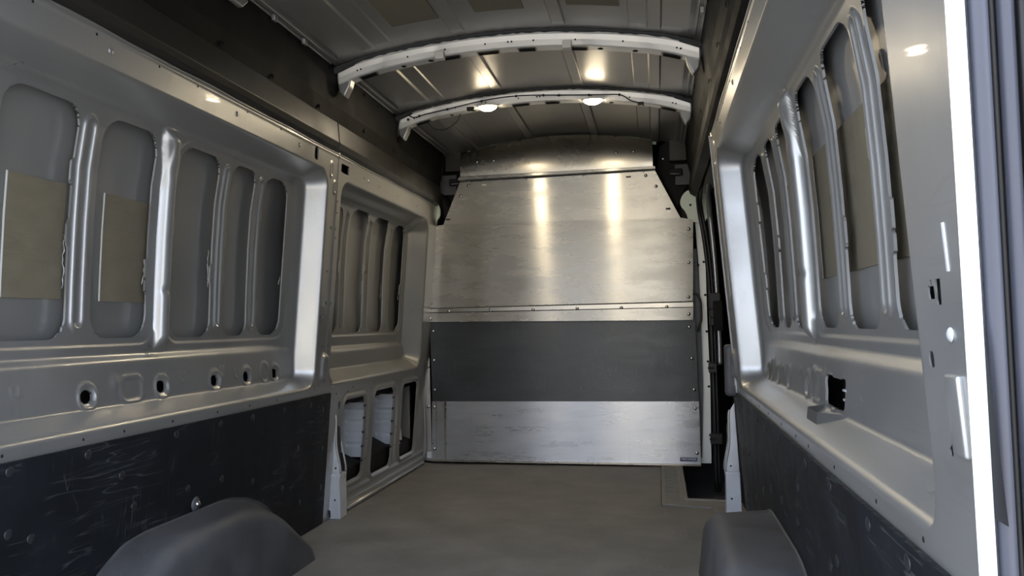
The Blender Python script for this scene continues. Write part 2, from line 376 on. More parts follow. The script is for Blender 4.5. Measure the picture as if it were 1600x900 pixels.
# ------------------------------------------------------------------ setting: walls
for side, nm, lab in [(-1, 'wall_left', 'left'), (1, 'wall_right', 'right')]:
    root = empty(nm, (side*.95, -2.1, 0), kind='structure')
    holes = []
    for k, o in enumerate(OPEN_AB): holes.append((opening_fn(o, side, 10+k+side),))
    for (a, b) in HOLES: holes.append(((lambda a, b: (lambda y, z: rr(y, z, a-.023, a+.023, b-.0185, b+.0185, .016)))(a, b),))
    holes.append(((lambda y, z: rr(y, z, -1.905, -1.87, 1.546, 1.600, .012)),)) if side < 0 else None
    yend = 0.02 if side < 0 else -1.60
    yz = [(-1.80, -1.60), (-2.76, -2.62), (-3.11, -3.02), (-2.39, -2.31), (-2.10, -2.02), (-3.47, -3.38), (-4.06, -3.98)]
    if side < 0:
        for k, o in enumerate(OPEN_C): holes.append((opening_fn(o, side, 40+k),))
        for c in CAV: holes.append((cav_fn(c),))
        holes.append(((lambda y, z: rr(y, z, -1.617, -1.525, 1.543, 1.583, .004)),))
        holes.append(((lambda y, z: rr(y, z, -1.47, -1.445, .485, .522, .006)),))
        yz += [(-1.22, -1.14), (-.88, -.80), (-.53, -.45), (-.28, -.12), (-1.44, -1.40)]
    else:
        holes.append(((lambda y, z: rr(y, z, -3.150, -2.945, .657, .728, .012)),))
        for (a, b, ry, rz) in [(-4.097, .886, .011, .0105), (-4.074, .813, .010, .0105), (-4.12, .715, .007, .008), (-3.994, .556, .010, .012)]:
            holes.append(((lambda a, b, ry, rz: (lambda y, z: rr(y, z, a-ry, a+ry, b-rz, b+rz, min(ry, rz)*.98)))(a, b, ry, rz),))
        holes.append(((lambda y, z: rr(y, z, -4.130, -4.113, .872, .902, .002)),))
        yz += [(-4.15, -3.98)]
    ys = graded(-4.205, yend, .0065, .0035, yz)
    zlo = .0 if side < 0 else .46
    zs = graded(zlo, 1.63, .007, .0042, [(.50, .53), (.59, .70), (.76, .87), (1.425, 1.53), (.10, .15), (1.56, 1.61)])
    p = build_panel('inner_frame_panel', side, ys, zs, holes, root, SILVER)
    # outer skin
    yy = np.linspace(-4.2, .3 if side < 0 else -1.58, 30); zz_ = np.linspace(-.12, 1.78, 60)
    V = []; Fc = []
    for y in yy:
        for z in zz_: V.append((side*(float(Wx(z))+.036+(.05 if z < .5 else .05*max(0, min(1, (.78-z)/.28)))), y, z))
    n = len(zz_)
    for a in range(len(yy)-1):
        for b in range(n-1):
            Fc.append((a*n+b, (a+1)*n+b, (a+1)*n+b+1, a*n+b+1)[::side])
    sk = py('outer_skin', V, Fc, SKIN, root, True)
    if side > 0: prism('pillar_closing_panel', [(.86, .6), (1.03, .6), (1.03, .8), (1.01, 1.35), (.93, 1.62), (.81, 1.62)], 'y', -1.60, -1.592, SKIN, root)
    # damping pads glued to the skin
    pads = [(-3.30, -3.09, .945, 1.253), (-2.94, -2.727, .944, 1.253), (-3.66, -3.45, .945, 1.253)] if side < 0 else \
        [(-2.93, -2.70, .97, 1.303), (-3.32, -2.94, .97, 1.305), (-3.56, -3.335, .97, 1.303), (-3.92, -3.70, .97, 1.303)]
    for (a, b, c, d) in pads:
        V = []; Fc = []; nn = 9
        for i_ in range(nn+1):
            z = c+(d-c)*i_/nn; X = float(Wx(z))+.0358
            V += [(side*X, a, z), (side*X, b, z), (side*(X-.003), a, z), (side*(X-.003), b, z)]
        for i_ in range(nn):
            k = i_*4; Fc += [(k+2, k+3, k+7, k+6), (k, k+2, k+6, k+4), (k+3, k+1, k+5, k+7)]
        Fc += [(0, 1, 3, 2), (nn*4+2, nn*4+3, nn*4+1, nn*4)]
        py('damping_pad', V, Fc, PAD, root)
        V = []; Fc = []; e = a if side < 0 else (a if a < -2.95 else b)
        for i_ in range(nn+1):
            z = c+(d-c)*i_/nn; X = float(Wx(z))+.032
            V += [(side*X, e-.002, z), (side*X, e+.003, z), (side*(X-.0015), e-.002, z), (side*(X-.0015), e+.003, z)]
        for i_ in range(nn):
            k = i_*4; Fc += [(k+2, k+3, k+7, k+6), (k, k+2, k+6, k+4), (k+3, k+1, k+5, k+7)]
        py('pad_edge', V, Fc, PADEDGE, root)
    # lumpy seam sealant oozing from the edges of the openings
    bm = bmesh.new(); rnd = random.Random(5+side)
    opens = OPEN_AB+(OPEN_C if side < 0 else [])
    for o in opens:
        spans = [(o[0], o[2]+.13, o[3]-.08)] if side > 0 else [(o[1], rnd.uniform(.95, 1.05), rnd.uniform(1.06, 1.14))]
        for (ye, za, zb) in spans:
            z = za
            pts = []; rad = []
            while z < zb:
                D = float(depth(np.array([ye]), np.array([z]), side)[0])
                yw = ye
                pts.append((side*(float(Fx(z))+D+.012+rnd.uniform(-.003, .004)), yw+rnd.uniform(-.003, .003)+(.004 if side > 0 else 0), z)); rad.append(rnd.uniform(.002, .0075)*(1.0 if side > 0 else .32))
                z += .011
            if len(pts) > 2: tube_bm(bm, pts, rad, 6)
    frombm('seam_sealant', bm, SEALANT, root, True)
    # black discs in place of open rail holes, the shade inside put in colour
    dm = dome_mesh(.0042, .0012, 8, 'hole_disc'); dm2 = dome_mesh(.009, .004, 12, 'stud')
    for y in [-3.69, -3.45, -3.237, -2.975, -2.779, -2.47, -2.217, -1.973]: put('hole_disc', dm, BLACK, (side*(float(Fx(1.594))-.0002), y, 1.594), 'x+' if side < 0 else 'x-', root)
    for y in [-3.95, -3.73, -3.436, -3.174, -3.012, -2.784, -2.529, -2.312, -2.097]: put('hole_disc', dm, BLACK, (side*(float(Fx(.587))-.0002), y, .587), 'x+' if side < 0 else 'x-', root)
    for y in [-3.7, -3.181, -2.54, -2.053]: put('stud', dm2, SILVER, (side*(float(Fx(1.570))-.0002), y, 1.570), 'x+' if side < 0 else 'x-', root)
    if side < 0:
        for (y, z) in [(-1.53, 1.60), (-1.33, 1.565), (-1.11, 1.56), (-.80, 1.56), (-.45, 1.555), (-1.635, 1.41), (-1.635, 1.36), (-1.63, 1.25), (-1.70, 1.1), (-1.64, .78), (-1.70, .78), (-1.50, .56), (-1.3, .575), (-1.0, .58), (-.7, .58), (-.45, .58), (-1.36, .56), (-1.05, .55), (-.6, .56), (-1.06, .30), (-1.06, .20), (-.59, .3), (-.59, .2)]:
            put('hole_disc', dm, BLACK, (-float(Fx(z))-float(depth(np.array([y]), np.array([z]), -1)[0])+.0002, y, z), 'x+', root)
        for (y, z) in [(-1.69, 1.29), (-1.64, 1.29), (-1.69, .965), (-1.64, .965)]:
            put('paint_mark', dome_mesh(.009, .001, 10, 'paint_mark'), GREENDOT, (-float(Fx(z))+.0002, y, z), 'x+', root)
        put('stud', dm2, SILVER, (-float(Fx(1.56))+.0002, -1.27, 1.56), 'x+', root)
    # outer body of the D-pillar: narrow bright rear flange
    V = []; Fc = []
    zz2 = np.linspace(0, 1.9, 12)
    for z in zz2:
        X = float(Fx(z))-.003
        yr = yrear(z); V += [(side*X, yr, z), (side*(X+.015), yr-.006, z), (side*(X+.019), yr+.012, z), (side*(X+.12), yr+.02, z)]
    for k in range(11):
        b0 = k*4
        for j in range(3): Fc.append((b0+j, b0+j+1, b0+j+5, b0+j+4)[::-side])
    py('rear_flange', V, Fc, BRIGHT, root)

# raised pocket and slots on the right D-pillar
wr = bpy.data.objects['wall_right']
def onF(y, z, d=0.): return (float(Fx(z))-d, y, z)
def wallbox(name, y0, y1, z0, z1, h, m, bev=.002):
    bm = bmesh.new(); q = [bm.verts.new((float(Fx(z))-hh, y, z)) for hh in (-.003, h) for (y, z) in ((y0, z0), (y1, z0), (y1, z1), (y0, z1))]
    for f in [(0, 1, 2, 3), (7, 6, 5, 4), (0, 4, 5, 1), (1, 5, 6, 2), (2, 6, 7, 3), (3, 7, 4, 0)]: bm.faces.new([q[k] for k in f])
    bmesh.ops.bevel(bm, geom=list(bm.edges), offset=bev, segments=3, affect='EDGES', profile=.5)
    return frombm(name, bm, m, wr, True)
wallbox('pressed_slot', -4.152, -4.146, .905, .955, .0012, BRIGHT, .0005)
put('stud', dome_mesh(.008, .004, 12, 'stud'), BRIGHT, onF(-4.134, .841), 'x-', wr)
wallbox('pressed_pocket', -4.150, -4.112, .715, .800, .006, SILVER, .004)
# hook tray below the latch window on the right wall
t = empty('lashing_tray', (.955, -3.05, .66), 'small silver folded tray with open top below the square latch window', 'tray')
X0 = .955
V = [(X0, -3.19, .655), (X0, -2.94, .655), (X0-.05, -2.98, .652), (X0-.05, -3.10, .652), (X0, -3.19, .622), (X0, -2.94, .622), (X0-.055, -2.98, .605), (X0-.055, -3.10, .605)]
bm = bmesh.new(); vs = [bm.verts.new(v) for v in V]
for f in [(0, 3, 7, 4), (3, 2, 6, 7), (2, 1, 5, 6), (4, 7, 6, 5)]: bm.faces.new([vs[i] for i in f])
bmesh.ops.solidify(bm, geom=list(bm.faces), thickness=.002)
frombm('tray_body', bm, SILVER, t)
py('tray_floor', [(X0, -3.18, .625), (X0, -2.95, .625), (X0-.048, -2.985, .622), (X0-.048, -3.095, .622)], [(0, 1, 2, 3)], BLACK, t)
t2 = empty('latch_bracket', (1.0, -3.12, .69), 'thin wire latch with two short pins inside the square window of the right wall', 'latch')
for z in (.703, .682): box('pin', (.955, -3.155, z-.0025), (.985, -3.125, z+.0025), BRIGHT, t2, .001)
tube('wire', smoothpath([(.975, -3.10, .715), (.975, -3.105, .69), (.97, -3.12, .675), (.965, -3.14, .66)], 4), .0015, WHITEP, t2)
box('backing', (1.005, -3.2, .63), (1.01, -2.9, .75), BLACK, t2)

# added black sheets behind the band and pillar holes, so they show dark
for side, nm in [(-1, 'wall_left'), (1, 'wall_right')]:
    py('hole_dark_backing', [(side*(float(Fx(z))+.012), y, z) for z in (.66, 1.2) for y in (-4.19, -4.045)], [(0, 1, 3, 2)], BLACK, bpy.data.objects[nm]); box('hole_dark_backing', (side*1.012, -4.0, .63), (side*1.016, -1.8, .77), BLACK, bpy.data.objects[nm])

# ------------------------------------------------------------------ left cavities behind the lower openings
wl = bpy.data.objects['wall_left']
SHEETM = mat('daylit_sheet', (.85, .88, .9), .45, .1, var=.04)  # daylight on the cavity sheets put into a near-white colour
def cavity_sheet(yy_, slots, z0, z1, cut=0):
    V = []; Fc = []
    xs = np.linspace(-.915, -1.05, 28); zs = np.linspace(z0, z1, 60)
    for x in xs:
        for z in zs:
            d = 0
            for sz in slots:
                s = rr(np.array([x]), np.array([z]), -1.02, -.90, sz-.010, sz+.010, .0095)[0]
                d += .010*float(sst(-.004, .004, -s))-.003*math.exp(-(s/.004)**2)
            V.append((x, yy_+d, z))
    n = 60
    for a in range(27):
        for b in range(n-1): Fc.append((a*n+b, a*n+b+1, (a+1)*n+b+1, (a+1)*n+b))
    return py('cavity_sheet', V, Fc, SHEETM, wl, True)
cavity_sheet(-1.02, [.262, .322, .378, .434], .20, .475)
cavity_sheet(-.565, [.255, .33, .39, .445], .20, .48)
for (a, b, zt, tilt) in [(-1.42, -1.04, .20, .03), (-.99, -.60, .215, .04), (-.52, -.2, .20, .02)]:
    prism('sill_filler', [(-.925, .02), (-1.04, .02), (-1.04, zt+tilt), (-.925, zt-.02)], 'y', a, b, UPPER, wl, bev=.006)
    prism('upper_filler', [(-.93, .50), (-1.03, .46), (-1.03, .56), (-.92, .56)], 'y', a, b, UPPER, wl)
tube('cavity_post', smoothpath([(-.97, -.30, .05), (-.96, -.31, .2), (-.985, -.29, .33), (-.96, -.31, .45), (-.97, -.30, .56)], 6), .014, BRIGHT, wl)
box('cavity_end_panel', (-1.05, -.20, .02), (-.93, -.19, .56), SILVER, wl)
dmc = dome_mesh(.006, .003, 8, 'clip')
for (y, z) in [(-1.30, .17), (-1.30, .16), (-.85, .18), (-.72, .19), (-.40, .18)]: put('clip', dmc, BRIGHT, (-.931, y, z), 'x+', wl)
bm = bmesh.new()
for c in CAV[:2]:
    for z in (.20, .27, .34, .41, .47):
        tube_bm(bm, [(-float(Fx(z))+.001, c[1]-.010, z), (-float(Fx(z))+.001, c[1]+.012, z+.002)], .006, 6)
frombm('edge_tabs', bm, DARKMETAL, wl, True)

# ------------------------------------------------------------------ roof
def roofz(x): return 2.05-.09*(x/.75)**2
def roof_rib(x):
    a = abs(x); d = 0
    for (p, q) in [(.178, .229), (.548, .598)]:
        d += .010*float(sst(p-.004, p+.004, a)*(1-sst(q-.004, q+.004, a)))
    d += .006*float(sst(.474, .480, a)*(1-sst(.700, .72, a)))
    return d
ceil = empty('ceiling', (0, -2, 2.05), kind='structure')
xs = np.unique(np.concatenate([np.linspace(-.80, .80, 81)]+[[s*(e+t) for t in (-.004, -.002, 0, .002, .004)] for s in (-1, 1) for e in (.178, .229, .548, .598, .477)]))
ysr = [-4.22, -3.4, -2.6, -2.35, -2.2, -2.0, -1.9, -1.83, -1.80, -1.62, -1.2, -1.11, -1.0, -.6, 0, .12]
V = []; Fc = []
for y in ysr:
    k = 1.0
    for e in (-1.83, -1.11): k = min(k, abs(y-e)/.06) if -.02 < (y-e) else k
    for x in xs: V.append((x, y, roofz(x)-roof_rib(x)*(0 if y in (-1.83, -1.80, -1.62+9, -1.0) else 1)))
n = len(xs)
for a in range(len(ysr)-1):
    for b in range(n-1): Fc.append((a*n+b, (a+1)*n+b, (a+1)*n+b+1, a*n+b+1)[::-1])
py('roof_skin', V, Fc, ROOF, ceil, False)
# roof pads
for (a, b, y0, y1) in [(-.426, -.24, -2.30, -2.022), (-.097, .091, -2.31, -2.032), (.255, .447, -2.33, -2.056)]:
    V = []; Fc = []
    for k in range(7):
        x = a+(b-a)*k/6; z = roofz(x)-.0008
        V += [(x, y0, z), (x, y1, z), (x, y0, z-.003), (x, y1, z-.003)]
    for k in range(6):
        q = k*4; Fc += [(q+2, q+3, q+7, q+6), (q+1, q+3, q+7, q+5), (q, q+2, q+6, q+4)]
    Fc += [(0, 1, 3, 2), (24, 25, 27, 26)]
    py('roof_damping_pad', V, Fc, PAD, ceil)
# roof side rails with clips
for s in (-1, 1):
    tr = empty('trim_1' if s < 0 else 'trim_2', (s*.75, -2, 1.96), kind='structure')
    for j, (x, z, r) in enumerate([(.748, 1.953, .005), (.728, 1.962, .004)]):
        tube('rail_bead', [(s*x, -4.2, z), (s*x, -1.85, z)], r, SILVER, tr, 6); tube('rail_bead', [(s*x, -1.70, z), (s*x, -1.03, z)], r, SILVER, tr, 6); tube('rail_bead', [(s*x, -.88, z), (s*x, .1, z)], r, SILVER, tr, 6)
    for y in (-3.5, -3.2, -2.9, -2.62, -2.38, -2.13): box('rail_clip', (s*.738-.007, y-.015, 1.935), (s*.738+.007, y+.015, 1.957), SILVER, tr, .003)
    box('rail_web', (s*.80, -4.2, 1.962), (s*.722, .12, 1.968), ROOF, tr)

# ------------------------------------------------------------------ roof bows
def bow(y0, name, label):
    root = empty(name, (0, y0, 2.0), label, 'roof bow')
    xs = np.linspace(-.745, .745, 90)
    def zt(x): return roofz(x)-.012-.012*math.exp(-((abs(x)-.745)/.08)**2)
    def dimp(x): return .006*math.exp(-((abs(x)-.31)/.035)**2)+.004*math.exp(-((abs(x)-.55)/.03)**2)
    V = []; Fc = []
    for x in xs:
        z = zt(x); hh = .046-.5*dimp(x)
        pr = [(y0-.012, z+.004), (y0+dimp(x)*.6, z-.002), (y0+.004+dimp(x)*.5, z-hh*.5), (y0+.006, z-hh), (y0+.012, z-hh-.004), (y0+.068, z-hh-.002), (y0+.074, z-hh+.003), (y0+.082, z+.002)]
        V += [(x, a, b) for a, b in pr]
    n = 8
    for a in range(len(xs)-1):
        for b in range(n-1): Fc.append((a*n+b, a*n+b+1, (a+1)*n+b+1, (a+1)*n+b))
    py('bow_channel', V, Fc, BOWM, root, False)
    # adhesive bead squeezed between bow and roof
    bm = bmesh.new(); rnd = random.Random(int(-y0*100))
    for yy_ in (y0-.018, y0+.088):
        pts = []; rad = []
        for x in np.linspace(-.72, .72, 80): pts.append((x, yy_+rnd.uniform(-.003, .003), zt(x)+.009)); rad.append(rnd.uniform(.007, .012))
        tube_bm(bm, pts, rad, 6)
    frombm('adhesive_bead', bm, DARKMETAL, root, True)
    # slots in the underside
    for (xa, xb) in [(-.66, -.58), (-.30, -.22), (-.15, -.055), (.02, .10), (.235, .31), (.60, .68)]:
        bm = bmesh.new(); x = (xa+xb)/2; zz = zt(x)-.051; sl = (zt(xb)-zt(xa))/(xb-xa)
        for (ya, yb, e, dz) in [(.018, .058, 0, .0)]:
            vs = [bm.verts.new((px, y0+py_, zt(px)-.0505-dz)) for px, py_ in [(xa, ya), (xb, ya), (xb, yb), (xa, yb)]]
            bm.faces.new(vs); bmesh.ops.solidify(bm, geom=list(bm.faces), thickness=.003)
        frombm('slot_rim', bm, SILVER, root)
        bm = bmesh.new()
        vs = [bm.verts.new((px, y0+py_, zt(px)-.0542)) for px, py_ in [(xa+.006, .023), (xb-.006, .023), (xb-.006, .053), (xa+.006, .053)]]
        bm.faces.new(vs); bmesh.ops.solidify(bm, geom=list(bm.faces), thickness=.0006)
        frombm('slot', bm, BLACK, root)
    dmh = dome_mesh(.004, .001, 8, 'hole'); dmo = dome_mesh(.014, .0008, 14, 'oval_hole')
    for x in (-.66, -.645, -.44, -.28, -.11, -.015, .0, .09, .26, .45, .66, .675): put('hole', dmh, BLACK, (x, y0+.002, zt(x)-.026), 'y-', root)
    for x in (-.47, -.35, .36, .50): put('oval_hole', dmo, BLACK, (x, y0+.038, zt(x)-.0495), 'z-', root)
    # end brackets reaching down over the black side trim
    for s in (-1, 1):
        P = [(.752, zt(.745)+.002), (.690, zt(.69)-.040), (.700, zt(.7)-.075), (.722, zt(.7)-.118), (.745, zt(.7)-.095), (.757, zt(.7)-.03)]
        prism('end_bracket', [(s*a, b) for a, b in P], 'y', y0+.012, y0+.062, SILVER, root, bev=.006)
        prism('end_cap', [(s*.76, zt(.745)+.01), (s*.66, zt(.66)+.012), (s*.67, zt(.66)-.006), (s*.755, zt(.745)-.012)], 'y', y0-.028, y0-.002, DARKMETAL, root, bev=.003)
    return root, zt
b1, zt1 = bow(-1.78, 'roof_bow', 'wide pale arched steel bow under the roof nearest the camera, no lamps on it')
b2, zt2 = bow(-.95, 'roof_bow', 'pale arched roof bow near the bulkhead carrying the cable and two lamps')
for x in (-.299, .227): box('foam_block', (x-.018, -1.798, zt1(x)-.066), (x+.018, -1.765, zt1(x)-.034), WHITEP, b1, .003)
# LED lamps
for x, lab in [(-.268, 'glowing oval ceiling lamp on the left of the far roof bow'), (.268, 'glowing oval ceiling lamp on the right of the far roof bow')]:
    L_ = empty('ceiling_lamp', (x, -.955, zt2(x)-.055), lab, 'lamp', 'lamps on the far roof bow')
    me = dome_mesh(.056, .012, 24, 'lamp_base'); me.transform(Matrix.Scale(.62, 4, (0, 1, 0))); put('lamp_base', me, WHITEP, (x, -.955, zt2(x)-.047), 'z-', L_)
    al = bpy.data.lights.new('lamp_light', 'AREA'); al.shape = 'DISK'; al.size = .07; al.energy = 1.5; al.color = (1, .84, .60)
    ao = bpy.data.objects.new('lamp_light', al); COL.objects.link(ao); ao.parent = L_; ao.location = (0, 0, -.026)
    me = dome_mesh(.046, .020, 24, 'lamp_lens'); me.transform(Matrix.Scale(.6, 4, (0, 1, 0))); put('lamp_lens', me, LENS, (x, -.955, zt2(x)-.056), 'z-', L_)
# cable along the far bow
cp = [(-.745, -.96, 1.84), (-.742, -.965, 1.90), (-.728, -.965, 1.945), (-.70, -.962, 1.962)]
for x in np.linspace(-.66, .40, 18): cp.append((x, -.960, zt2(x)-.022-.006*math.sin(x*9)))
cp += [(.43, -.962, zt2(.43)-.03), (.455, -.965, zt2(.455)-.046), (.49, -.958, zt2(.49)-.052), (.52, -.93, zt2(.52)-.056)]
c = empty('lamp_cable', (0, -.96, 2.0), 'black wiring clipped along the far roof bow feeding the two lamps', 'cable')
tube('cable', smoothpath(cp, 5), .0032, CABLE, c, 6)
tube('cable_loop', smoothpath([(-.60, -.92, zt2(.6)-.055), (-.56, -.91, zt2(.56)-.10), (-.50, -.91, zt2(.5)-.115), (-.44, -.915, zt2(.44)-.09), (-.42, -.92, zt2(.42)-.055)], 6), .0035, CABLE, c, 6)
dmk = dome_mesh(.007, .006, 8, 'cable_clip')
for x in (-.69, -.63, -.48, -.30, -.12, .02, .10, .25, .40): put('cable_clip', dmk, CABLE, (x, -.957, zt2(x)-.022-.006*math.sin(x*9)), 'y-', c)
box('connector', (-.375, -.975, zt2(.36)-.062), (-.335, -.955, zt2(.36)-.042), CABLE, c, .004)
box('connector', (.49, -.965, zt2(.5)-.060), (.52, -.945, zt2(.5)-.048), CABLE, c, .004)

# ------------------------------------------------------------------ black upper side trims
for s in (-1, 1):
    o = empty('upper_side_trim', (s*.77, -2, 1.8), 'long black upper trim panel along the %s side of the roof' % ('left' if s < 0 else 'right'), 'trim panel')
    for k, (a, b) in enumerate([(-4.2, -1.716), (-1.708, .0)]):
        prism('lower_strip', [(s*x, z) for x, z in [(.812, 1.605), (.774, 1.628), (.766, 1.65), (.774, 1.738), (.79, 1.745), (.83, 1.62)]], 'y', a, b, UPPER_SHEEN if s < 0 else UPPER, o, bev=.002)
    prism('upper_panel', [(s*x, z) for x, z in [(.781, 1.735), (.764, 1.80), (.750, 1.958), (.775, 1.962), (.80, 1.74)]], 'y', -4.2, 0, UPPER, o, bev=.002)
    dmr = dome_mesh(.010, .004, 12, 'trim_button')
    for (y, z) in [(-3.6, 1.76), (-3.1, 1.755), (-2.676, 1.755), (-2.329, 1.755), (-1.918, 1.755), (-1.40, 1.775), (-.95, 1.775), (-.5, 1.775), (-2.9, 1.93), (-2.245, 1.935), (-1.855, 1.93), (-1.45, 1.93), (-1.25, 1.93)]:
        x = np.interp(z, [1.738, 1.80, 1.958], [.775, .762, .750]); put('trim_button', dmr, UPPER, (s*(x-.0005), y, z), 'x+' if s < 0 else 'x-', o)
    t = empty('trim_3' if s < 0 else 'trim_4', (s*.79, -2, 1.61), kind='structure')
    pts = [(s*.792, y, 1.613+.0025*math.sin(y*11)) for y in np.linspace(-4.2, 0.0 if s < 0 else -1.65, 60)]
    tube('edge_bead', pts, .0035, SILVER, t, 6)
o = empty('ceiling_bracket', (-.745, -2.66, 1.92), 'small silver bracket tab hanging over the upper left black trim at the top edge', 'bracket')
prism('bracket_plate', [(-2.80, 1.965), (-2.60, 1.965), (-2.60, 1.915), (-2.635, 1.885), (-2.70, 1.885)], 'x', -.742, -.722, SILVER, o, bev=.006)

# ------------------------------------------------------------------ floor and step well
fl = empty('floor', (0, -2, 0), kind='structure')
bm = bmesh.new()
pts = [(-.99, -4.25), (.99, -4.25), (.99, -1.31), (.80, -1.31), (.789, -1.119), (.557, -1.062), (.564, .6), (-.99, .6)]
prism('floor_sheet', pts, 'z', -.02, 0., FLOORM, fl)
box('sill_strip', (-.925, -1.5, 0), (-.90, .0, .045), SILVER, fl, .006)
tube('sill_bead', [(-.893, -1.33, .012), (-.893, -.05, .012)], .010, SILVER, fl, 8)
# step edge trim
st = empty('step_edge_trim', (.62, -.6, 0), 'grey ribbed plastic edging around the side door step recess', 'step trim')
prism('edging', [(.560, -1.058), (.786, -1.115), (.797, -1.30), (.935, -1.30), (.935, -1.00), (.668, -.975), (.677, .6), (.567, .6)], 'z', -.015, .006, STEPM, st, bev=.002)
for k in range(34):
    y = -1.0+k*.045
    prism('rib', [(.583, y), (.650, y+.028), (.650, y+.034), (.583, y+.006)], 'z', .0055, .0085, STEPM, st)
prism('raised_lip', [(.664, -.972), (.93, -.995), (.93, -.975), (.682, -.955), (.690, .6), (.675, .6)], 'z', 0, .012, STEPM, st, bev=.003)
ws = empty('step_well', (.8, -.3, -.2), 'sunken grey step recess beside the side door', 'step')
box('step_tread', (.66, -1.02, -.23), (1.02, .62, -.20), STEPM, ws)
box('inner_riser', (.662, -1.0, -.21), (.672, .62, -.002), NAVY, ws)
box('rear_riser', (.66, -1.03, -.21), (1.0, -1.0, -.01), NAVY, ws)
box('front_riser', (.66, .58, -.21), (1.02, .62, .05), NAVY, ws)
box('outer_riser', (1.0, -1.03, -.21), (1.02, .62, -.01), NAVY, ws)

# ------------------------------------------------------------------ wheel arch covers
def arch(s, x_in, label):
    V = []; Fc = []
    ys_ = np.linspace(-3.44, -1.86, 80); nx = 26
    def H(y):
        return float(np.interp(y, [-3.44, -3.20, -3.09, -3.0, -2.9, -2.47, -2.40, -2.30, -2.20, -2.13, -1.90, -1.86], [0, .15, .235, .281, .292, .292, .284, .262, .226, .19, .03, 0]))
    def smH(y): return sum(H(y+d) for d in (-.02, -.01, 0, .01, .02))/5 if abs(y+2.645) < .8 else H(y)
    for y in ys_:
        h = max(0.0, smH(y))
        # plan outline: chamfered front and rear
        prot = float(np.interp(y, [-3.44, -3.20, -2.12, -1.86], [.05, 1, 1, 0.05])); prot = min(1., prot)
        wdt = (.94-x_in)*prot
        for j in range(nx):
            t = j/(nx-1)
            if t < .5: a = t/.5; X = .94-(wdt-.05*min(1, prot))*a; z = h-.006*a
            elif t < .75:
                a = (t-.5)/.25*math.pi/2; R = .05*min(1, prot); X = .94-wdt+R-R*math.sin(a)-.0; z = h-.006-min(R, h*.6)*(1-math.cos(a))
            else:
                a = (t-.75)/.25; R = .05*min(1, prot); X = .94-wdt-.012*a; z0 = h-.006-min(R, h*.6); z = z0*(1-a)
            hs = max(0., smH(y+(.9 if s < 0 else .25)*(.93-X)))/max(h, 1e-4) if y > -2.645 else 1.
            z = z*min(1., hs)
            X = min(X, float(Fx(max(0, z)))-.0105)
            V.append((s*X, y, max(0, z)+.0005))
    for i_ in range(len(ys_)-1):
        for j in range(nx-1): Fc.append((i_*nx+j, i_*nx+j+1, (i_+1)*nx+j+1, (i_+1)*nx+j)[::s])
    r = py('wheel_arch_cover', V, Fc, ARCH, None, True); tag(r, label, 'wheel arch cover'); return r
arch(-1, .722, 'moulded dusty black wheel arch cover on the left')
arch(1, .690, 'moulded dusty black wheel arch cover on the right')

# ------------------------------------------------------------------ lower black linings
def lining(s, y1, label):
    o = empty('lower_wall_lining', (s*.90, -2.5, 0), label, 'lining panel')
    seams = [-4.2, -3.62, -2.66, y1] if s > 0 else [-4.2, -3.9, y1]
    for a, b in zip(seams[:-1], seams[1:]):
        V = []; Fc = []
        zs_ = np.linspace(.002, .571, 8); ny_ = 40
        for i_ in range(ny_+1):
            y = a+.001+(b-a-.002)*i_/ny_
            for z in zs_: 
                e = .0012*math.sin(y*160)*(z > .56)
                V.append((s*(float(Fx(z))-.009), y, z+e))
            for z in zs_: V.append((s*(float(Fx(z))-.001), y, z))
        n = 16
        for i_ in range(ny_):
            for j in range(7): Fc.append((i_*n+j, i_*n+j+1, (i_+1)*n+j+1, (i_+1)*n+j)[::s])
            Fc.append((i_*n+7, i_*n+15, (i_+1)*n+15, (i_+1)*n+7)[::s])
        Fc.append(tuple(range(8))+tuple(range(15, 7, -1))); e0 = ny_*n; Fc.append(tuple(e0+k for k in range(8))+tuple(e0+k for k in range(15, 7, -1)))
        py('lining_sheet', V, Fc, LINING, o)
    dmr = dome_mesh(.013, .0035, 12, 'rivet_cap')
    R_ = [(-3.90, .545), (-3.70, .546), (-3.42, .550), (-3.163, .548), (-3.02, .47), (-2.773, .548), (-2.516, .548), (-2.30, .545), (-2.05, .545), (-1.80, .54), (-1.67, .507),
          (-3.41, .41), (-2.957, .375), (-2.69, .37), (-2.486, .362), (-2.268, .313), (-1.899, .376), (-1.65, .339), (-1.64, .17), (-3.35, .20), (-3.34, .383), (-2.02, .24), (-3.75, .36), (-1.85, .15)]
    for (y, z) in R_:
        if y < y1-.02 and not (z < .3 and -3.1 < y < -2.1): put('rivet_cap', dmr, LINRIV, (s*(float(Fx(z))-.0088), y, z), 'x+' if s < 0 else 'x-', o)
    return o
ll = lining(-1, -1.585, 'scuffed black lining board covering the lower left wall')
lr = lining(1, -1.50, 'scratched black lining boards covering the lower right wall')
for (ya, yb, z) in [(-3.105, -2.985, .247), (-3.115, -3.0, .222), (-3.25, -3.14, .247), (-3.26, -3.15, .222)]:
    box('vent_slot', (-.8895, ya, z-.003), (-.8872, yb, z+.004), BLACK, ll)
o = empty('lashing_washer', (-.885, -2.64, .31), 'grey ribbed round lashing washer just above the left wheel arch cover', 'washer')
put('washer_disc', dome_mesh(.024, .010, 20, 'washer_disc'), ARCH, (-.884, -2.64, .312), 'x+', o)
put('washer_hub', dome_mesh(.012, .016, 16, 'washer_hub'), RIVET, (-.882, -2.64, .312), 'x+', o)

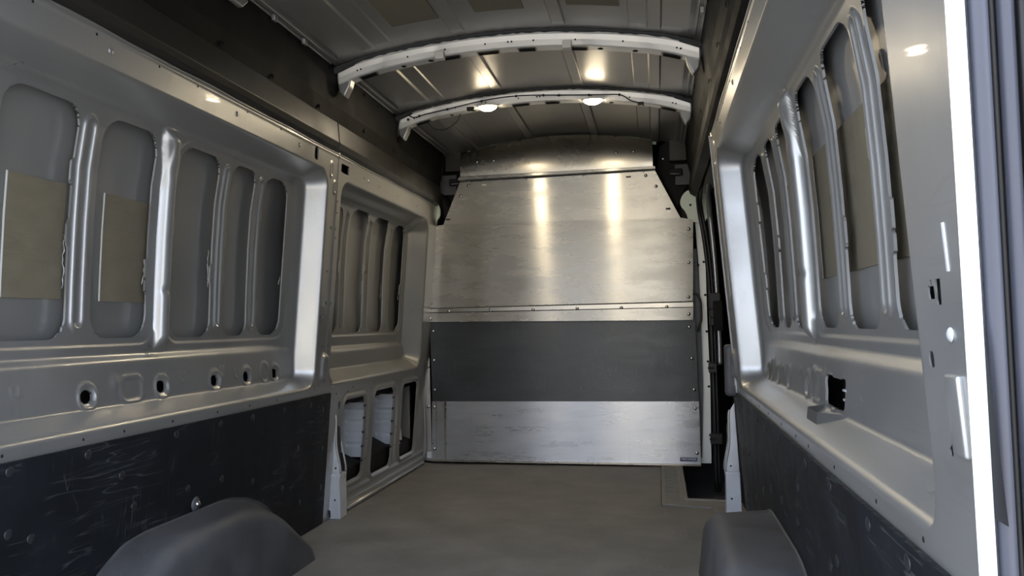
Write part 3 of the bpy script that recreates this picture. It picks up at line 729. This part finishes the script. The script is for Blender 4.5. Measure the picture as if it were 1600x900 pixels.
# ------------------------------------------------------------------ C-pillar feet beside the linings
def foot(s, y0, xi, xo, dep, label):
    """pressed steel pillar foot: boxed base, tapering hollow upper part between two flanges"""
    o = empty('pillar_foot', (s*.93, y0, 0), label, 'pillar foot')
    prism('foot_plate', [(s*xo, 0), (s*xi, 0), (s*(xi+.003), .165), (s*(xi-.001), .200), (s*(xo-.004), .200)], 'y', y0, y0+dep, BRIGHT, o, bev=.004)
    top = xo-.038
    prism('foot_web', [(s*(xi+.002), .198), (s*(xi+.003), .235), (s*(xi+.022), .325), (s*(xi+.022), .46), (s*(xo-.02), .50), (s*(xo-.006), .198)], 'y', y0+.010, y0+.016, BRIGHT, o, bev=.002)
    for yy_, zt_ in ((y0+.012, .47), (y0+dep-.01, .42)):
        edge = [(s*(xi+.002), yy_, .202), (s*(xi+.003), yy_, .235), (s*(xi+.020), yy_, .325), (s*(xi+.020), yy_, zt_-.03), (s*(xi+.026), yy_, zt_)]
        tube('foot_flange', smoothpath(edge, 4), .0055, SILVER, o, 8)
    prism('foot_pocket', [(y0+.018, .215), (y0+dep-.014, .215), (y0+dep-.014, .40), (y0+.018, .42)], 'x', s*(xi+.022), s*(xi+.026), DARKMETAL, o)
    dm = dome_mesh(.0045, .001, 8, 'hole_disc')
    for z in (.085, .225): put('hole_disc', dm, BLACK, (s*(xi+.024), y0-.0005 if z < .2 else y0+.0095, z), 'y-', o)
    return o
foot(-1, -1.50, .860, .918, .085, 'bright pressed steel pillar foot at the end of the left black lining')
foot(1, -1.30, .838, .905, .07, 'bright pressed steel pillar foot at the end of the right black lining')

# ------------------------------------------------------------------ bulkhead
BK = empty('bulkhead_partition', (0, 0, .015), 'riveted aluminium sheet bulkhead with a dark band across the far end', 'bulkhead')
def sheet(name, pts, y0, y1, m, bev=.001):
    o = prism(name, pts, 'y', y0, y1, m, BK, bev=0)
    me = o.data; uv = me.uv_layers.new(name='UVMap')
    for l in me.loops:
        c_ = me.vertices[l.vertex_index].co; uv.data[l.index].uv = (c_.x, c_.z)
    return o
sheet('upper_sheet', [(-.866, 1.478), (-.757, 1.499), (-.645, 1.767), (.566, 1.785), (.713, 1.487), (.788, 1.473), (.7745, .981), (-.867, .970)], 0, .004, ALU_UP)
tp = sheet('sheet_overlap', [(-.8655, 1.475), (-.74, 1.502), (.728, 1.483), (.7875, 1.471), (.774, .984), (-.8665, .973)], -.0035, 0.0, ALU)
# curved top plate
V = []; Fc = []
nx_, nz_ = 36, 14
def topz(x): return 1.954+ (2.036-1.954)*(1-((x-.014)/.63)**2) if x < .014 else 1.971+(2.036-1.971)*(1-((x-.014)/.543)**2)
for i_ in range(nx_+1):
    x = -.632+(.5565+.632)*i_/nx_
    zb = 1.791+(1.799-1.791)*i_/nx_
    for j in range(nz_+1):
        t = j/nz_; z = zb+(topz(x)-zb)*t
        V.append((x, -.045+.085*t*t*.9-.012*math.sin(math.pi*t)+.004*math.sin(x*5+1)*t, z))
    V.append((x, -.045+.004, zb-.004))
n = nz_+2
for i_ in range(nx_):
    for j in range(nz_): Fc.append((i_*n+j, i_*n+j+1, (i_+1)*n+j+1, (i_+1)*n+j)[::-1])
bm = bmesh.new()
o = py('top_plate', V, Fc, ALUTOP, BK, True)
me = o.data; uv = me.uv_layers.new(name='UVMap')
for l in me.loops: uv.data[l.index].uv = (me.vertices[l.vertex_index].co.x, me.vertices[l.vertex_index].co.z)
sheet('folded_lip', [(-.650, 1.770), (.572, 1.785), (.568, 1.797), (-.640, 1.787)], -.050, .0, ALU)
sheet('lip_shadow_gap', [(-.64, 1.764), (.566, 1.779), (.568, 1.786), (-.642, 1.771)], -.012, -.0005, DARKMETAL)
sheet('channel_strip', [(-.868, .945), (.7745, .949), (.774, .976), (-.8675, .966)], -.010, .0, ALUTOP)
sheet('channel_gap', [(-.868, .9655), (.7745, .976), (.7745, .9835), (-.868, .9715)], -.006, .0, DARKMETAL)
sheet('rivet_strip', [(-.868, .885), (.7725, .870), (.7745, .944), (-.868, .939)], -.012, .0, ALU)
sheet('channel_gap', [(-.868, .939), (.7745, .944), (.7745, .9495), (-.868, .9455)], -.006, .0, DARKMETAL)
sheet('dark_band', [(-.852, .884), (.784, .869), (.793, .383), (-.841, .382)], -.004, .002, DARKPANEL)
sheet('lower_sheet', [(-.842, .386), (.794, .386), (.7965, .010), (-.849, .016)], -.008, -.001, ALU2)
sheet('bottom_flange', [(-.849, .016), (.7965, .008), (.7965, .018), (-.849, .026)], -.024, -.008, ALUTOP)
sheet('side_strip', [(-.835, .386), (-.815, .386), (-.815, .018), (-.838, .018)], -.013, -.008, ALU2)
sheet('side_strip', [(-.765, .384), (-.75, .384), (-.752, .02), (-.767, .02)], -.0095, -.008, ALUTOP)
dmr = dome_mesh(.0105, .006, 12, 'rivet')
riv = [(-0.84, 1.408), (-0.843, 1.204), (-0.845, 1.002), (-0.848, 0.905), (-0.832, 0.826), (-0.829, 0.643), (-0.826, 0.457), (-0.826, 0.351), (-0.829, 0.092), (0.76, 1.416), (0.755, 1.215), (0.748, 1.008), (0.747, 0.906), (0.749, 0.828), (0.759, 0.641), (0.768, 0.455), (0.77, 0.345), (0.775, 0.081),
       (-0.592, 1.739), (-0.643, 1.674), (0.513, 1.752), (0.573, 1.683), (-0.725, 0.95), (-0.458, 0.95), (-0.192, 0.949), (0.081, 0.952), (0.349, 0.951), (0.62, 0.951)]
for (x, z) in riv:
    yy_ = -.0035 if z > 1.0 and z < 1.49 else (-.0002 if z > 1.5 else (-.012 if z > .88 and z < .94 else (-.010 if z > .94 else (-.004 if z > .39 else -.0082))))
    if z < .386 and x < -.8: yy_ = -.013
    put('rivet', dmr, RIVET, (x, yy_, z), 'y-', BK)
for (x, z) in [(-0.526, 1.882), (-0.42, 1.885), (0.339, 1.896), (0.443, 1.897)]: put('rivet', dmr, RIVET, (x, -.041, z-.003), 'y-', BK)
for (x, z) in [(-.584, 1.762), (-.222, 1.767), (.135, 1.772), (.5, 1.778)]: put('rivet', dome_mesh(.007, .006, 8, 'rivet'), RIVET, (x, -.012, z), 'y-', BK)
for (x, z, m_) in [(-.726, 1.53, BLACK), (.642, 1.544, BLACK), (-.491, 1.74, WHITEP), (.409, 1.749, DARKMETAL)]:
    prism('slot', [(x-.014, z-.005), (x+.014, z-.005), (x+.014, z+.005), (x-.014, z+.005)], 'y', -.0012, .0005, m_, BK)
# maker's label
prism('maker_label', [(.676, .033), (.776, .033), (.776, .056), (.676, .056)], 'y', -.0095, -.008, NAVYLAB, BK)
cu = bpy.data.curves.new('label_text', 'FONT'); cu.body = 'MAKVANGA'; cu.size = .0235; cu.extrude = .0003; cu.align_x = 'CENTER'; cu.align_y = 'CENTER'
to = bpy.data.objects.new('label_text_src', cu); COL.objects.link(to)
bpy.context.view_layer.update()
dg = bpy.context.evaluated_depsgraph_get(); me = bpy.data.meshes.new_from_object(to.evaluated_get(dg)); bpy.data.objects.remove(to)
wx = max(v.co.x for v in me.vertices)-min(v.co.x for v in me.vertices)
for v in me.vertices: v.co = Vector((v.co.x*.088/wx+.726, -v.co.z-.0096, v.co.y*.9+.0455-.015+.0))
for v in me.vertices: v.co -= Vector((0, 0, 0))
o = link('label_text', me, WHITE, BK)
o.location = (0, 0, 0)

# supports behind the bulkhead's edges
w1 = empty('trim_5', (.83, .05, 0), kind='structure')
def strip_y(name, pts, y0, y1, m, par): return prism(name, pts, 'y', y0, y1, m, par, bev=.0015)
LITSTRIP = mat('daylit_pillar', (.80, .82, .76), .45, .1)  # rear daylight on the pillar face put into this pale colour
strip_y('pillar_face', [(.80, 0.012), (.861, .012), (.866, .485), (.858, .869), (.856, 1.255), (.845, 1.50), (.80, 1.50), (.815, 1.2), (.82, .87), (.821, .485)], .055, .065, LITSTRIP, w1)
strip_y('inner_edge', [(.79, .05), (.806, .05), (.822, .485), (.820, .869), (.805, 1.30), (.775, 1.30), (.775, .5)], .03, .05, ARCH, w1)
dmp = dome_mesh(.0075, .001, 10, 'hole_disc')  # pillar holes, likewise shown as black discs
for (x, z) in [(.846, 1.22), (.850, 1.02), (.853, .80), (.855, .62), (.857, .47), (.857, .18), (.812, 1.20), (.813, 1.0)]: put('hole_disc', dmp, BLACK, (x, .0535 if x > .83 else .0285, z), 'y-', w1)
w2 = empty('trim_6', (-.88, .03, 0), kind='structure')
strip_y('pillar_face', [(-.915, .012), (-.855, .012), (-.862, .49), (-.870, .90), (-.872, 1.48), (-.91, 1.48), (-.93, .9)], .02, .03, SILVER, w2)
tube('flange_bead', smoothpath([(-.886, -.012, .04), (-.893, -.012, .5), (-.897, -.012, .9), (-.893, -.012, 1.25), (-.872, -.02, 1.45), (-.86, -.03, 1.62)], 6), .006, SILVER, w2, 8)
for z in (1.30, 1.12, .84, .70, .60, .35): put('rivet', dmr, RIVET, (-.874, .0195, z), 'y-', w2)
box('cleat', (-.885, .005, .03), (-.842, .02, .07), BRIGHT, w2, .002)

def gusset(pts, y0, y1, label, par=None):
    o = empty('corner_gusset', (pts[0][0], y0, pts[0][1]), label, 'gusset')
    P = smoothpath([(a, 0, b) for a, b in pts], 4)
    prism('gusset_plate', [(p.x, p.z) for p in P], 'y', y0, y1, GREEN, o, bev=.002)
    return o
g = gusset([(-.90, 1.70), (-.845, 1.69), (-.800, 1.645), (-.775, 1.60), (-.776, 1.55), (-.80, 1.52), (-.808, 1.475), (-.87, 1.473), (-.93, 1.50)], -.012, -.004, 'pale green curved gusset at the bulkhead\'s upper left corner')
put('hole_disc', dmp, BLACK, (-.826, -.0125, 1.555), 'y-', g)
g = gusset([(.88, 1.76), (.825, 1.70), (.79, 1.665), (.745, 1.645), (.717, 1.60), (.719, 1.56), (.748, 1.52), (.762, 1.475), (.80, 1.46), (.86, 1.46), (.90, 1.60)], .025, .033, 'pale green curved gusset at the bulkhead\'s upper right corner')
put('hole_disc', dmp, BLACK, (.775, .0245, 1.565), 'y-', g)
# reveal panel between the left wall and the bulkhead
# grab handle behind the right edge
h = empty('grab_handle', (.80, .02, .9), 'black bowed grab handle sticking out behind the right edge of the bulkhead', 'handle')
tube('handle_bar', smoothpath([(.782, .02, 1.03), (.80, .015, 1.02), (.818, .01, .985), (.822, .01, .93), (.820, .01, .87), (.806, .015, .83), (.800, .02, .80)], 5), .0065, RUBBER, h)

# ------------------------------------------------------------------ cab overhead black parts
for s in (-1, 1):
    o = empty('overhead_locker', (s*.80, .2, 1.6), 'black overhead locker frame with brackets beyond the bulkhead\'s %s shoulder' % ('left' if s < 0 else 'right'), 'locker')
    prism('locker_shell', [(s*.575, 1.80), (s*.63, 1.72), (s*.73, 1.48), (s*.95, 1.40), (s*.95, 2.06), (s*.735, 2.06), (s*.70, 2.02), (s*.60, 1.96)], 'y', .16, .20, BLACK, o, bev=.004)
    box('upper_box', (s*.655, .08, 1.85), (s*.765, .16, 2.01), mat('brown_black_plastic', (.03, .024, .018), .4), o, .008)
    tube('box_edge', smoothpath([(s*.770, .075, 2.0), (s*.778, .072, 1.93), (s*.782, .07, 1.84), (s*.80, .07, 1.81)], 5), .006, ARCH, o)
    tube('box_edge', [(s*.66, .078, 2.015), (s*.77, .078, 2.018)], .0035, SILVER, o)
    box('bracket_plate', (s*.69, .09, 1.70), (s*.80, .11, 1.83), ARCH, o, .004)
    box('bracket_pocket', (s*.65, .07, 1.755), (s*.735, .09, 1.80), BLACK, o, .006)
    tube('bracket_rod', [(s*.66, .065, 1.768), (s*.72, .065, 1.765)], .004, SILVER, o)
    put('bolt', dome_mesh(.006, .004, 8, 'bolt'), WHITEP, (s*.62, .158, 1.88), 'y-', o)
    # curved grey duct below
    tubep = smoothpath([(s*.90, .13, 1.70), (s*.82, .11, 1.68), (s*.77, .10, 1.62), (s*.745, .10, 1.53), (s*.74, .10, 1.45)], 5)
    tube('duct', tubep, .05, UPPER, o, 14)

# cab shell so that the far end is enclosed
cb = empty('wall_front', (0, .8, 1), kind='structure')
box('cab_headlining', (-1.1, .14, 2.03), (1.1, 1.9, 2.06), UPPER, cb)
box('cab_side', (-1.13, .14, -.2), (-1.10, 1.9, 2.06), UPPER, cb)
box('cab_side', (1.12, .4, -.2), (1.15, 1.9, 2.06), UPPER, cb)
box('cab_floor', (-1.1, .63, -.25), (1.1, 1.9, -.2), UPPER, cb)
box('cab_front', (-1.1, 1.9, -.2), (1.16, 1.93, 2.08), UPPER, cb)
# scalloped pale roof edge above the bulkhead
V = []; Fc = []
for i_ in range(61):
    x = -.62+1.2*i_/60; zz = roofz(x)-.010-.012*(math.sin(x*19)*.5+.5)*(math.sin(x*7+1)*.5+.5)
    V += [(x, .115, roofz(x)-.001), (x, .125, zz-.022)]
for i_ in range(60): Fc.append((i_*2, i_*2+2, i_*2+3, i_*2+1))
o = py('roof_front_flange', V, Fc, GREEN, ceil, True)

# ------------------------------------------------------------------ sliding door on the right
dr = empty('door_1', (.98, -.8, 0), kind='structure')
def curveX(z, base): return base-.10*max(0, (z-.9)/.8)**1.6
def door_panel(name, outline_y, zr, xoff, m, th=.01):
    V = []; Fc = []; zs_ = np.linspace(zr[0], zr[1], 40)
    for z in zs_:
        a, b = outline_y(z); X = curveX(z, xoff)
        V += [(X, a, z), (X, b, z), (X+th, a, z), (X+th, b, z)]
    for i_ in range(39):
        k = i_*4; Fc += [(k, k+1, k+5, k+4), (k+2, k, k+4, k+6), (k+1, k+3, k+7, k+5)]
    return py(name, V, Fc, m, dr, True)
door_panel('door_skin', lambda z: (-2.2, .5), (-.25, 1.80), 1.04, UPPER)
# dark window trim
door_panel('window_trim', lambda z: (-1.30, -.10), (.86, 1.62), .985, DOORB, .03)
door_panel('lower_trim', lambda z: (-1.55, -.02), (-.15, .60), .985, DOORB, .03)
door_panel('middle_frame', lambda z: (-1.45, .0), (.58, .90), .995, SILVER, .02)
tube('frame_tube', smoothpath([(.925, .06, .60), (.925, .06, .72), (.921, .06, .88), (.915, .06, 1.10), (.908, .055, 1.25), (.896, .04, 1.41), (.884, .0, 1.53), (.87, -.15, 1.62), (.86, -.5, 1.66)], 6), .017, SILVER, dr, 12)
sl = empty('door_seal', (.9, 0, 1), 'black rubber door seal running up the front edge of the side door opening', 'seal')
tube('seal_tube', smoothpath([(.884, .03, -.15), (.884, .03, .4), (.878, .03, .9), (.872, .03, 1.1), (.860, .03, 1.26), (.845, .02, 1.39), (.823, .0, 1.53), (.812, -.15, 1.63), (.815, -.7, 1.665), (.82, -1.5, 1.66)], 6), .012, RUBBER, sl, 10)
tube('seal_tube', smoothpath([(.902, .03, -.15), (.902, .03, .4), (.896, .03, .9), (.889, .03, 1.1), (.878, .03, 1.26), (.862, .02, 1.39), (.84, .0, 1.52), (.828, -.15, 1.61), (.83, -.7, 1.645), (.835, -1.5, 1.645)], 6), .009, RUBBER, sl, 10)
# latch blocks on the door's edge
for (z0, z1, xa, xb, lab) in [(.835, 1.03, .868, .935, 'tall black lock housing at the side door edge beside the grab handle'), (.555, .615, .855, .905, 'small black door catch at mid height of the side door edge'), (.135, .20, .855, .925, 'small black door catch near the bottom of the side door edge')]:
    o = empty('door_latch', (xa, -.02, z0), lab, 'door latch')
    box('latch_body', (xa, -.03, z0), (xb, .02, z1), DOORB, o, .006)
    box('latch_lip', (xa-.006, -.035, (z0+z1)/2-.006), (xa+.03, -.028, (z0+z1)/2+.006), BLACK, o, .001)
    if z1-z0 > .1:
        box('latch_cover', (xa+.02, -.045, z0-.03), (xb+.008, -.032, z1-.05), UPPER, o, .004)
        box('latch_ridge', (xa, -.038, z0+.045), (xb, -.030, z0+.052), BLACK, o, .001)
# grey bumper stop on the C-pillar
o = empty('door_stopper', (.86, -1.55, .65), 'grey rounded rubber stop on the right pillar above the black lining', 'stopper')
box('stopper_pad', (.825, -1.60, .555), (.875, -1.54, .765), ARCH, o, .014, True)
# edge flange of the right pillar towards the side door
w3 = empty('trim_7', (.86, -1.6, 1), kind='structure')
zs_ = np.linspace(.0, 1.66, 60)
V = []; Fc = []
for z in zs_:
    X = float(Fx(z)); y = -1.61
    V += [(X+.0, y, z), (X-.006, y+.012, z), (X-.002, y+.05, z), (X+.02, y+.055, z), (X+.10, y+.055, z)]
for i_ in range(59):
    for j in range(4): k = i_*5+j; Fc.append((k, k+1, k+6, k+5))
py('pillar_edge', V, Fc, SILVER, w3, True)
pts = [(float(Fx(z))-.004, -1.60+.0015*math.sin(z*70), z) for z in np.linspace(.56, 1.63, 50)]
tube('pillar_bead', pts, .0045, SEALANT, w3, 6)
# header over the sliding door
box('door_header', (.80, -1.62, 1.63), (.90, .05, 1.70), SILVER, w3, .006)

# ------------------------------------------------------------------ rear door seals at the right edge of the frame
for s in (-1, 1):
    o = empty('rear_door_seal', (s*.87, -4.22, .8), 'thick grey blue rubber seal and gutter at the %s rear doorway edge' % ('left' if s < 0 else 'right'), 'seal')
    for (dx, y, r, m_, nm) in [(.028, -4.205, .0085, GREYRUB, 'seal_bulb'), (.045, -4.19, .006, RUBBER, 'seal_lip'), (.053, -4.20, .0075, GREYRUB, 'seal_bulb'), (.070, -4.195, .007, RUBBER, 'seal_lip'), (.084, -4.21, .012, GREYRUB, 'gutter_edge')]:
        tube(nm, [(s*(float(Fx(z))+dx-.003), y+4.205+yrear(z), z) for z in np.linspace(-.05, 1.9, 40)], r, m_, o, 12)
    
t = empty('trim_8', (0, -4.2, 2), kind='structure')
box('rear_header', (-.95, -4.22, 1.93), (.95, -4.12, 2.10), VANWHITE, t)
box('roof_outer', (-1.16, -4.22, 2.07), (1.16, 2.1, 2.10), VANWHITE, t)
for s in (-1, 1):
    prism('body_side', [(s*1.09, -.5), (s*1.12, -.5), (s*1.12, 1.3), (s*.99, 2.08), (s*.96, 2.08), (s*1.09, 1.3)], 'y', -4.22, (.14 if s < 0 else .62), VANWHITE, t)
    prism('roof_shoulder', [(s*.74, 1.964), (s*1.0, 1.964), (s*1.0, 2.09), (s*.74, 2.09)], 'y', -4.21, .14, UPPER, t)
box('underbody', (-1.09, -4.22, -.3), (1.09, 1.95, -.24), BLACK, t)
box('rear_bumper', (-1.0, -4.40, -.35), (1.0, -4.26, -.05), RUBBER, t, .02)

# ------------------------------------------------------------------ outside behind the camera
g = box('ground', (-40, -40, -.66), (40, 30, -.62), CONC); tag(g, kind='structure')
b = empty('wall_rear', (3, -16, -.6), kind='structure')
box('yard_wall', (-3.5, -16.3, -.62), (9, -16, 3.2), PALEW, b)
box('reflector_panel', (-.55, -16.0, -.62), (.9, -15.9, 2.6), mat('pale_reflector', (.85, .76, .60), .7), b)  # unseen pale panel added to give the bulkhead its bright reflected band
